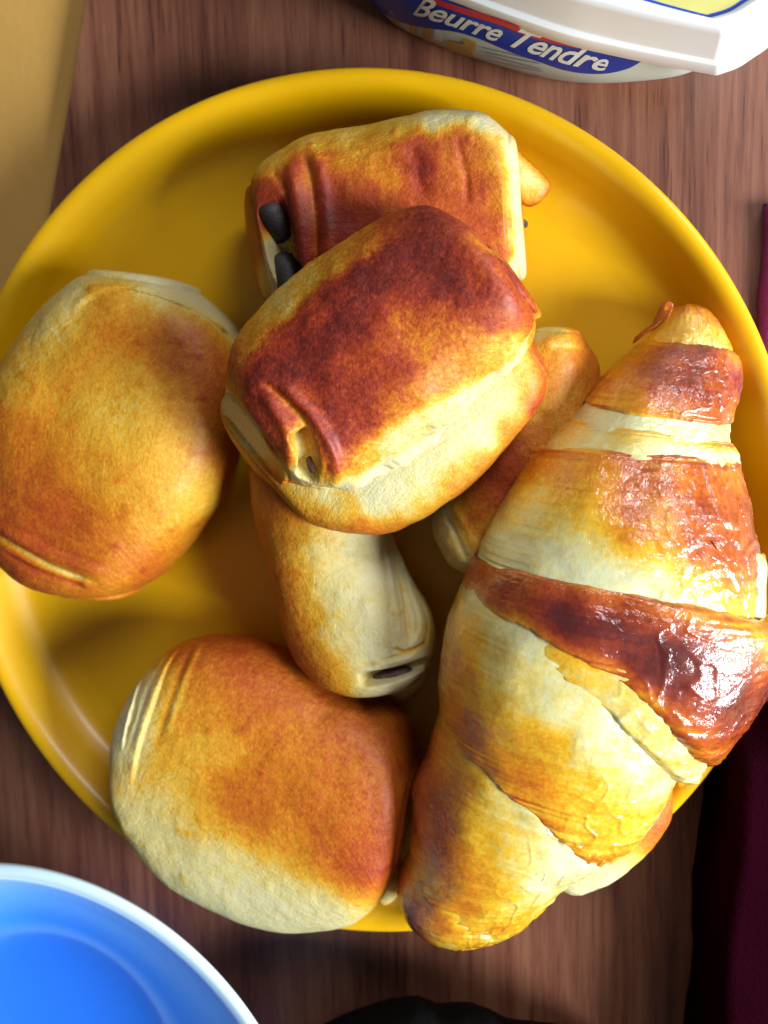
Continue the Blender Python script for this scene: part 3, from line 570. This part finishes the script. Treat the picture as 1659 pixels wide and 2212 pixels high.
# broad layer from under the strap to the lower fold
layer((6.6, 6.9, 7.0), (9.9, 11.1, 12.4), 1.0, .045, [(.05, .1, .03), (.1, .4, .02), (.2, .05, .12), (.25, .2, .04), (.3, .4, .02), (.3, .6, .02), (.4, .05, .36), (.4, .2, .12), (.42, .4, .14), (.45, .6, .10), (.45, .8, .02), (.6, .05, .42), (.6, .2, .34), (.6, .4, .26), (.6, .6, .26), (.6, .8, .14),
      (.75, .05, .42), (.75, .25, .44), (.75, .45, .38), (.75, .6, .34), (.75, .75, .30), (.75, .95, .22), (.9, .05, .40), (.9, .25, .50), (.9, .45, .48), (.9, .6, .34), (.9, .75, .28), (.92, .9, .35), (1, .3, .5), (1, .7, .45)], seed=6, lip=(.05, .035), sig=(.08, .09), ns=190, nv=300, ragged=.05, wr=1.0)
layer((9.45, 10.45, 11.8), (13.2, 14.5, 15.9), .965, .05, [(.05, .1, .08), (.05, .3, .06), (.05, .6, .05), (.05, .9, .0), (.2, .05, .40), (.2, .2, .30), (.2, .4, .10), (.2, .6, .04), (.25, .8, .0), (.2, .95, .1), (.4, .05, .58), (.4, .2, .50), (.4, .4, .30), (.4, .6, .12), (.4, .8, .08), (.4, .95, .12),
      (.6, .05, .60), (.6, .2, .56), (.6, .4, .38), (.6, .6, .28), (.6, .8, .26), (.6, .95, .24), (.8, .1, .55), (.8, .3, .5), (.8, .5, .36), (.8, .7, .28), (.8, .9, .26), (.95, .1, .2), (.95, .4, .40), (.95, .7, .34), (.97, .9, .4)], seed=7, lip=(.05, .035), sig=(.09, .09), ns=190, nv=300, ragged=.05, wr=1.0)
layer((12.7, 13.9, 15.4), (16.0, 16.05, 16.1), .93, .04, [(.08, .1, .15), (.08, .5, .12), (.3, .1, .55), (.3, .35, .5), (.3, .6, .3), (.5, .1, .5), (.5, .4, .28), (.5, .6, .36), (.7, .2, .55), (.7, .5, .2), (.7, .8, .16), (.9, .2, .6), (.9, .6, .42)], seed=8, tip=1, sig=(.1, .1), ragged=.05)
# yellow torn lip below the strap, then the strap itself on top
layer((6.9, 6.7, 7.4), (7.72, 8.35, 10.1), 1.025, .02, [(.5, .1, .3), (.9, .1, .34), (.9, .3, .26), (.9, .5, .2), (.9, .7, .16), (.9, .9, .1), (.5, .6, .2)], seed=9, lip=(.1, .05), ns=90, nv=260, name='torn_lip', drop=(.1, .10), ragged=.05, rx=.14, lx=.03)
layer((6.55, 6.42, 6.9), (7.5, 7.95, 9.6), 1.05, .035, [(.1, .05, .58), (.1, .3, .60), (.1, .5, .5), (.1, .7, .42), (.1, .9, .4), (.3, .05, .6), (.3, .2, .68), (.3, .4, .70), (.3, .6, .62), (.3, .8, .58), (.3, .95, .6), (.5, .05, .55), (.5, .2, .72), (.5, .4, .86), (.5, .6, .86), (.5, .8, .76), (.5, .95, .7),
      (.7, .05, .45), (.7, .2, .6), (.7, .4, .80), (.7, .6, .82), (.7, .8, .72), (.7, .95, .60), (.92, .1, .36), (.92, .4, .44), (.92, .6, .44), (.92, .8, .48), (.92, .95, .44)], seed=10, lip=(.12, .09), sig=(.09, .10), ns=120, nv=280, name='browned_strap', drop=(.13, .13), ragged=.05, rx=.17, wr=.7, lx=.035)
flap('flake', [(1372, 728, 3.3), (1400, 705, 3.6), (1430, 690, 3.8), (1425, 700, 3.8), (1395, 722, 3.5), (1368, 742, 3.2)], .06, (.5, .6), M_cro, t)
flap('torn_dough', [(1585, 1195, 5.0), (1615, 1185, 4.9), (1654, 1205, 4.5), (1655, 1262, 4.2), (1650, 1345, 4.3), (1610, 1330, 4.9)], .8, (.0, .12), M_cro, t)
flap('flake', [(1632, 1205, 4.6), (1650, 1195, 4.5), (1656, 1215, 4.3), (1648, 1232, 4.2), (1625, 1228, 4.5)], .12, (.3, .5), M_cro, t)
flap('flake', [(1530, 1165, 5.9), (1545, 1175, 6.0), (1572, 1210, 5.7), (1560, 1225, 5.6), (1535, 1200, 5.9)], .10, (.45, .5), M_cro, t)
flap('flake', [(1428, 655, 3.2), (1440, 650, 3.3), (1455, 660, 3.3), (1440, 690, 3.3), (1405, 715, 2.9)], .07, (.5, .6), M_cro, t)
flap('flake', [(1462, 1688, 3.4), (1478, 1680, 3.3), (1480, 1697, 3.2), (1466, 1704, 3.2)], .12, (.35, .5), M_cro, t)

# ------------------------------------------------------------------ butter tub
ZT, ZL = 6.1, 4.1
def dpx(p, s=0.54004): return (p[0] * s, p[1] * s)
low = [dpx(p) for p in [(1240, -240), (1500, -110), (1780, 0), (2020, 95), (2257, 176), (2460, 225), (2660, 265), (2867, 302)]]
side = [dpx(p) for p in [(2950, 272), (3012, 232), (3072, 190), (3170, 100), (3260, -40)]]
lidlow = np.array([unp(*p, ZL)[:2] for p in low + side])
kc = len(low) - 1
far = lidlow[0] + (lidlow[-1] - lidlow[kc]) * 1.2
extra = np.array([lidlow[-1] + np.array([0.6, 4.0]), lidlow[-1] + np.array([-1.0, 7.0]), lidlow[kc] + np.array([-5, 12.2]), lidlow[0] + np.array([-1.5, 7.5]), lidlow[0] + np.array([-2.2, 3.0])])
def resample(seg, n):
    seg = np.array(seg); d = np.r_[0, np.cumsum(np.linalg.norm(np.diff(seg, axis=0), axis=1))]; tt = np.linspace(0, d[-1], n)
    return np.stack([np.interp(tt, d, seg[:, i]) for i in range(seg.shape[1])], 1)
front = catmull(lidlow[:kc + 1], np.linspace(0, kc, 60)); sidec = catmull(lidlow[kc:], np.linspace(0, len(lidlow) - kc - 1, 40))[1:]
back = catmull(np.vstack([lidlow[-1:], extra, lidlow[:1]]), np.linspace(0, 6, 60))[1:-1]
ring = np.vstack([front, sidec, back]); cen = ring.mean(0)
def inset(r, d):
    c = cen - r; L = np.linalg.norm(c, axis=1)[:, None]; return r + c / L * d
tub = thing('butter_tub', 'white lidded butter tub with a blue label above the plate', 'tub', (*cen, 0))
def stack(name, specs, mat, cap=True, parent=tub):
    V = np.vstack([np.c_[inset(ring, d), np.full(len(ring), z)] for z, d in specs]); n = len(ring)
    f = grid_faces(len(specs), n).tolist()
    if cap: f.append([(len(specs) - 1) * n + i for i in range(n)])
    return link_mesh(name, V, f, mat, parent)
stack('lid', [(ZL, .12), (ZL - .04, .02), (ZL, 0), (ZL + .45, .03), (ZL + .52, .05), (ZL + .56, .14), (ZL + .62, .16), (ZT - .25, .24), (ZT - .08, .28), (ZT, .38), (ZT, .55), (ZT - .04, .62), (ZT - .16, .70)], M_lid)
V = np.c_[inset(ring, .72), np.full(len(ring), ZT - .150)]; link_mesh('lid_border', V, [list(range(len(V)))], M_blue, tub)
V = np.c_[inset(ring, .80), np.full(len(ring), ZT - .140)]; link_mesh('lid_picture', V, [list(range(len(V)))], M_wheat, tub)
# body: ruled between a contour under the lid and the foot contour
bot = [dpx(p) for p in [(1300, -250), (1440, -70), (1500, 20), (1603, 112), (1750, 180), (1905, 236), (2105, 296), (2308, 328), (2500, 316), (2700, 272), (2850, 190), (2960, 40)]]
bw = np.array([unp(*p, 0.0)[:2] for p in bot]); bfront = catmull(bw, np.linspace(0, len(bw) - 1, 120))
tw_px = [dpx(p) for p in [(1240, -260), (1480, -130), (1700, -45), (1860, 20), (2000, 75), (2120, 115), (2300, 165), (2450, 200), (2600, 225), (2750, 235), (2880, 180), (2990, 60)]]
tw = np.array([unp(*p, ZL + .1)[:2] for p in tw_px]); tfront = catmull(tw, np.linspace(0, len(tw) - 1, 120))
def tubpt(s, h, off=0.0):
    """s 0..1 along the front, h 0..1 foot to lid"""
    s = np.atleast_1d(s); h = np.atleast_1d(h)
    def at(C, s): i = np.clip(s * (len(C) - 1), 0, len(C) - 1.001); k = i.astype(int); f = (i - k)[:, None]; return C[k] * (1 - f) + C[k + 1] * f
    b_, t_ = at(bfront, s), at(tfront, s)
    hh = h[:, None]; xy = b_ * (1 - hh) + t_ * hh
    bulge = .28 * np.sin(np.clip(h, 0, 1) * PI)[:, None]
    tg = at(bfront, np.clip(s + .01, 0, 1)) - at(bfront, np.clip(s - .01, 0, 1)); nrm = np.stack([tg[:, 1], -tg[:, 0]], 1); nrm /= np.linalg.norm(nrm, axis=1)[:, None]
    if ((bfront[60] + nrm[len(nrm) // 2] - cen) ** 2).sum() < ((bfront[60] - cen) ** 2).sum(): nrm = -nrm
    xy = xy + nrm * (bulge + off)
    return np.c_[xy, h * (ZL + .1)]
ns_, nh = 140, 16
ss = np.linspace(0, 1, ns_); hs = np.linspace(0, 1, nh)
V = np.vstack([tubpt(ss, np.full(ns_, h)) for h in hs])
bx = catmull(np.vstack([bfront[-1:], cen + [6.0, 5.5], cen + [0, 6.0], cen + [-6.0, 4.5], bfront[:1]]), np.linspace(0, 4, 40))[1:-1]
nb = len(bx); W = []
for h in hs: W += [np.vstack([tubpt(ss, np.full(ns_, h)), np.c_[bx, np.full(nb, h * (ZL + .1))]])]
n = ns_ + nb; V = np.vstack(W); f = grid_faces(nh, n).tolist(); f.append([i for i in range(n)][::-1])
link_mesh('tub_body', V, f, M_tub, tub)
def patch(name, top, bottom, mat, off, n=80):
    """top / bottom: [(s, h)...] polylines"""
    T_ = resample(catmull(np.array(top), np.linspace(0, len(top) - 1, 100)), n); B_ = resample(catmull(np.array(bottom), np.linspace(0, len(bottom) - 1, 100)), n)
    rows = [B_ * (1 - k) + T_ * k for k in np.linspace(0, 1, 9)]
    V = np.vstack([tubpt(r[:, 0], r[:, 1], off) for r in rows])
    return link_mesh(name, V, grid_faces(9, n, wrap=False).tolist(), mat, tub)
def inv_tub(px, py):
    """full-size photo pixel to (s, h) on the tub front"""
    best = None
    S, H_ = np.meshgrid(np.linspace(0, 1, 161), np.linspace(0, 1, 41), indexing='ij'); q = prj(tubpt(S.ravel(), H_.ravel())) / .54004
    k = ((q - np.array([px, py])) ** 2).sum(1).argmin(); return S.ravel()[k], H_.ravel()[k]
patch('label_gold_field', [(.30, .12), (.5, .12), (.70, .14), (.86, .5)], [(.30, .03), (.5, .03), (.75, .05), (.9, .4)], M_gold, .010)
bt = [inv_tub(*p) for p in [(1440, -80), (1600, -30), (1800, 40), (2000, 105), (2200, 165), (2400, 205), (2560, 238)]]
bb = [inv_tub(*p) for p in [(1440, -30), (1500, 20), (1800, 122), (2100, 222), (2270, 277), (2400, 290), (2500, 272), (2562, 240)]]
bt = [(a, min(1, b + .25)) for a, b in bt[:-1]] + [bt[-1]]
patch('label_band', bt, bb, M_blue, .022)
rr = [inv_tub(*p) for p in [(1700, 0), (1800, 32), (2000, 96), (2150, 150), (2330, 192)]]
patch('label_stripe', [(a, b + .07) for a, b in rr], rr, M_red, .030)
for (x0, y0, x1, y1, mt) in [(1570, 60, 1600, 100, M_gold), (1640, 90, 1672, 130, M_gold), (1700, 95, 1730, 165, M_gold), (1790, 160, 1900, 215, M_gold), (1860, 150, 1905, 190, M_gold), (1560, 40, 1580, 60, M_gold), (1740, 110, 1775, 150, M_letter)]:
    a = inv_tub(x0, y0); b = inv_tub(x1, y0 + 15); c_ = inv_tub(x0, y1); d_ = inv_tub(x1, y1 + 12)
    patch('label_print', [a, b], [c_, d_], mt, .018, n=8)
for k in range(5):                                     # unreadable small print as short grey rules
    a = inv_tub(1930 + 8 * k, 190 + 16 * k); b = inv_tub(2150 + 6 * k, 240 + 16 * k)
    if a[1] > 0.02: patch('label_small_print', [(a[0], a[1] + .018), (b[0], b[1] + .018)], [a, b], M_grey, .018, n=12)
# lettering wrapped on the band
cu = bpy.data.curves.new('lettering', 'FONT'); cu.body = 'Beurre Tendre'; cu.size = 1.0; cu.shear = 0.35; cu.offset = 0.018; cu.resolution_u = 3; cu.space_character = .95
to = bpy.data.objects.new('lettering_source', cu); sc.collection.objects.link(to)
dg = bpy.context.evaluated_depsgraph_get(); me = bpy.data.meshes.new_from_object(to.evaluated_get(dg))
sc.collection.objects.unlink(to); bpy.data.objects.remove(to)
tv = np.array([v.co[:] for v in me.vertices]); x0, x1 = tv[:, 0].min(), tv[:, 0].max()
basel = np.array([inv_tub(*p) for p in [(1655, 48), (1800, 98), (1950, 150), (2100, 200), (2250, 248), (2425, 276)]])
topl = np.array([inv_tub(*p) for p in [(1690, -28), (1822, 26), (1985, 76), (2140, 122), (2300, 166), (2450, 208)]])
tt = (tv[:, 0] - x0) / (x1 - x0) * (len(basel) - 1); yy = (tv[:, 1] / .72)[:, None]
sh = catmull(basel, tt) * (1 - yy) + catmull(topl, tt) * yy
V = tubpt(sh[:, 0], sh[:, 1], .034)
link_mesh('label_lettering', V, [list(p.vertices) for p in me.polygons], M_letter, tub, smooth=False)

# ------------------------------------------------------------------ bowl
zb = 6.0; c0 = unp(76, 2470, zb); e0 = unp(76 + 546, 2470, zb); e1 = unp(76, 2470 - 546, zb)
rb_ = (np.linalg.norm(e0 - c0) + np.linalg.norm(e1 - c0)) / 2
k = rb_ / 6.2 * 1.075
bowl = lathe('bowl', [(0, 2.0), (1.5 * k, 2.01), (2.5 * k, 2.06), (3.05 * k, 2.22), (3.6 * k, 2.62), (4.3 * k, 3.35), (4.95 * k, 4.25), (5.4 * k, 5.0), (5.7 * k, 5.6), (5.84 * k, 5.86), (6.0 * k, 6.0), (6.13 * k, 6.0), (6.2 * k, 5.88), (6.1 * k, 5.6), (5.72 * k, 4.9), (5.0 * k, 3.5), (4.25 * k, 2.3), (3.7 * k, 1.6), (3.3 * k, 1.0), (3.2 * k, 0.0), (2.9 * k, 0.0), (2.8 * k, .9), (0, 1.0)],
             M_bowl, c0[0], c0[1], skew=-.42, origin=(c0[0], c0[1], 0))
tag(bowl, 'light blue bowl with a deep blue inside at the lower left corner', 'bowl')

# ------------------------------------------------------------------ cloths
def cloth(name, outline, z0, amp, mat, label, cat, seed, thick=.4, n=40):
    """outline: 4 corners of a soft sheet (px, py)"""
    C4 = [unp(p[0], p[1], z0)[:2] for p in outline]
    U, Vv = np.meshgrid(np.linspace(0, 1, n), np.linspace(0, 1, n), indexing='ij')
    P = (C4[0] * ((1 - U) * (1 - Vv))[..., None] + C4[1] * (U * (1 - Vv))[..., None] + C4[2] * (U * Vv)[..., None] + C4[3] * ((1 - U) * Vv)[..., None])
    wob = np.minimum(np.minimum(U, 1 - U), np.minimum(Vv, 1 - Vv)); e = np.sqrt(np.clip(wob / .06, 0, 1))
    P3 = np.concatenate([P, np.full((n, n, 1), z0)], -1)
    P3[..., 0] += .12 * fbm(P3 * .35, seed + 2); P3[..., 2] += (amp * (fbm(P3 * .22, seed) + .6) + thick) * e
    bot_ = P3.copy(); bot_[..., 2] = z0
    V = np.vstack([P3.reshape(-1, 3), bot_.reshape(-1, 3)]); f1 = grid_faces(n, n, wrap=False)
    f = f1.tolist() + (f1 + n * n)[:, ::-1].tolist()
    b = [i * n for i in range(n)] + [(n - 1) * n + j for j in range(1, n)] + [i * n + n - 1 for i in range(n - 2, -1, -1)] + [j for j in range(n - 2, 0, -1)]
    f += [[b[i], b[(i + 1) % len(b)], b[(i + 1) % len(b)] + n * n, b[i] + n * n] for i in range(len(b))]
    o = link_mesh(name, V, f, mat); return tag(o, label, cat)
cloth('purple_cloth', [(1648, 440), (1632, 860), (2150, 860), (2150, 440)], .02, .25, M_purple, 'bright purple cloth at the right edge beside the plate rim', 'cloth', 5)
cloth('plum_cloth', [(1535, 1500), (1470, 2330), (2100, 2330), (2150, 1500)], .02, .5, M_plum, 'very dark plum cloth covering the lower right corner', 'cloth', 6, thick=3.0)  # thickness raised so that it shades the wood beside it
# black sleeve added for the dark shape at the bottom edge, raised to cast shade
prof = [(560, 2330), (640, 2260), (700, 2212), (760, 2185), (830, 2163), (890, 2150), (925, 2158), (950, 2166), (1000, 2164), (1050, 2175), (1110, 2200), (1220, 2214), (1340, 2260), (1380, 2330)]
P2 = catmull(np.array(prof, float), np.linspace(0, len(prof) - 1, 90))
rows = []
for kz, ins in ((0.02, 8), (.6, 4), (1.4, 1), (2.2, 0), (3.0, 8), (3.6, 26), (4.0, 60), (4.2, 110)):
    r = np.array([unp(p[0], p[1] + ins, kz) for p in P2]); rows.append(r)
rows.append(np.array([unp(p[0], 2420, 4.2) for p in P2])); rows.append(np.array([unp(p[0], 2430, .02) for p in P2]))
V = np.vstack(rows); V[:, 2] += np.where(V[:, 2] > .1, .1 * fbm(V * .8, 4), 0)
o = link_mesh('black_shade_sleeve', V, grid_faces(len(rows), len(P2), wrap=False).tolist(), M_black); tag(o, 'black sleeve added at the bottom edge below the plate, raised to cast shade', 'cloth')
for o in sc.objects:
    if 'o_cm' in o: del o['o_cm']
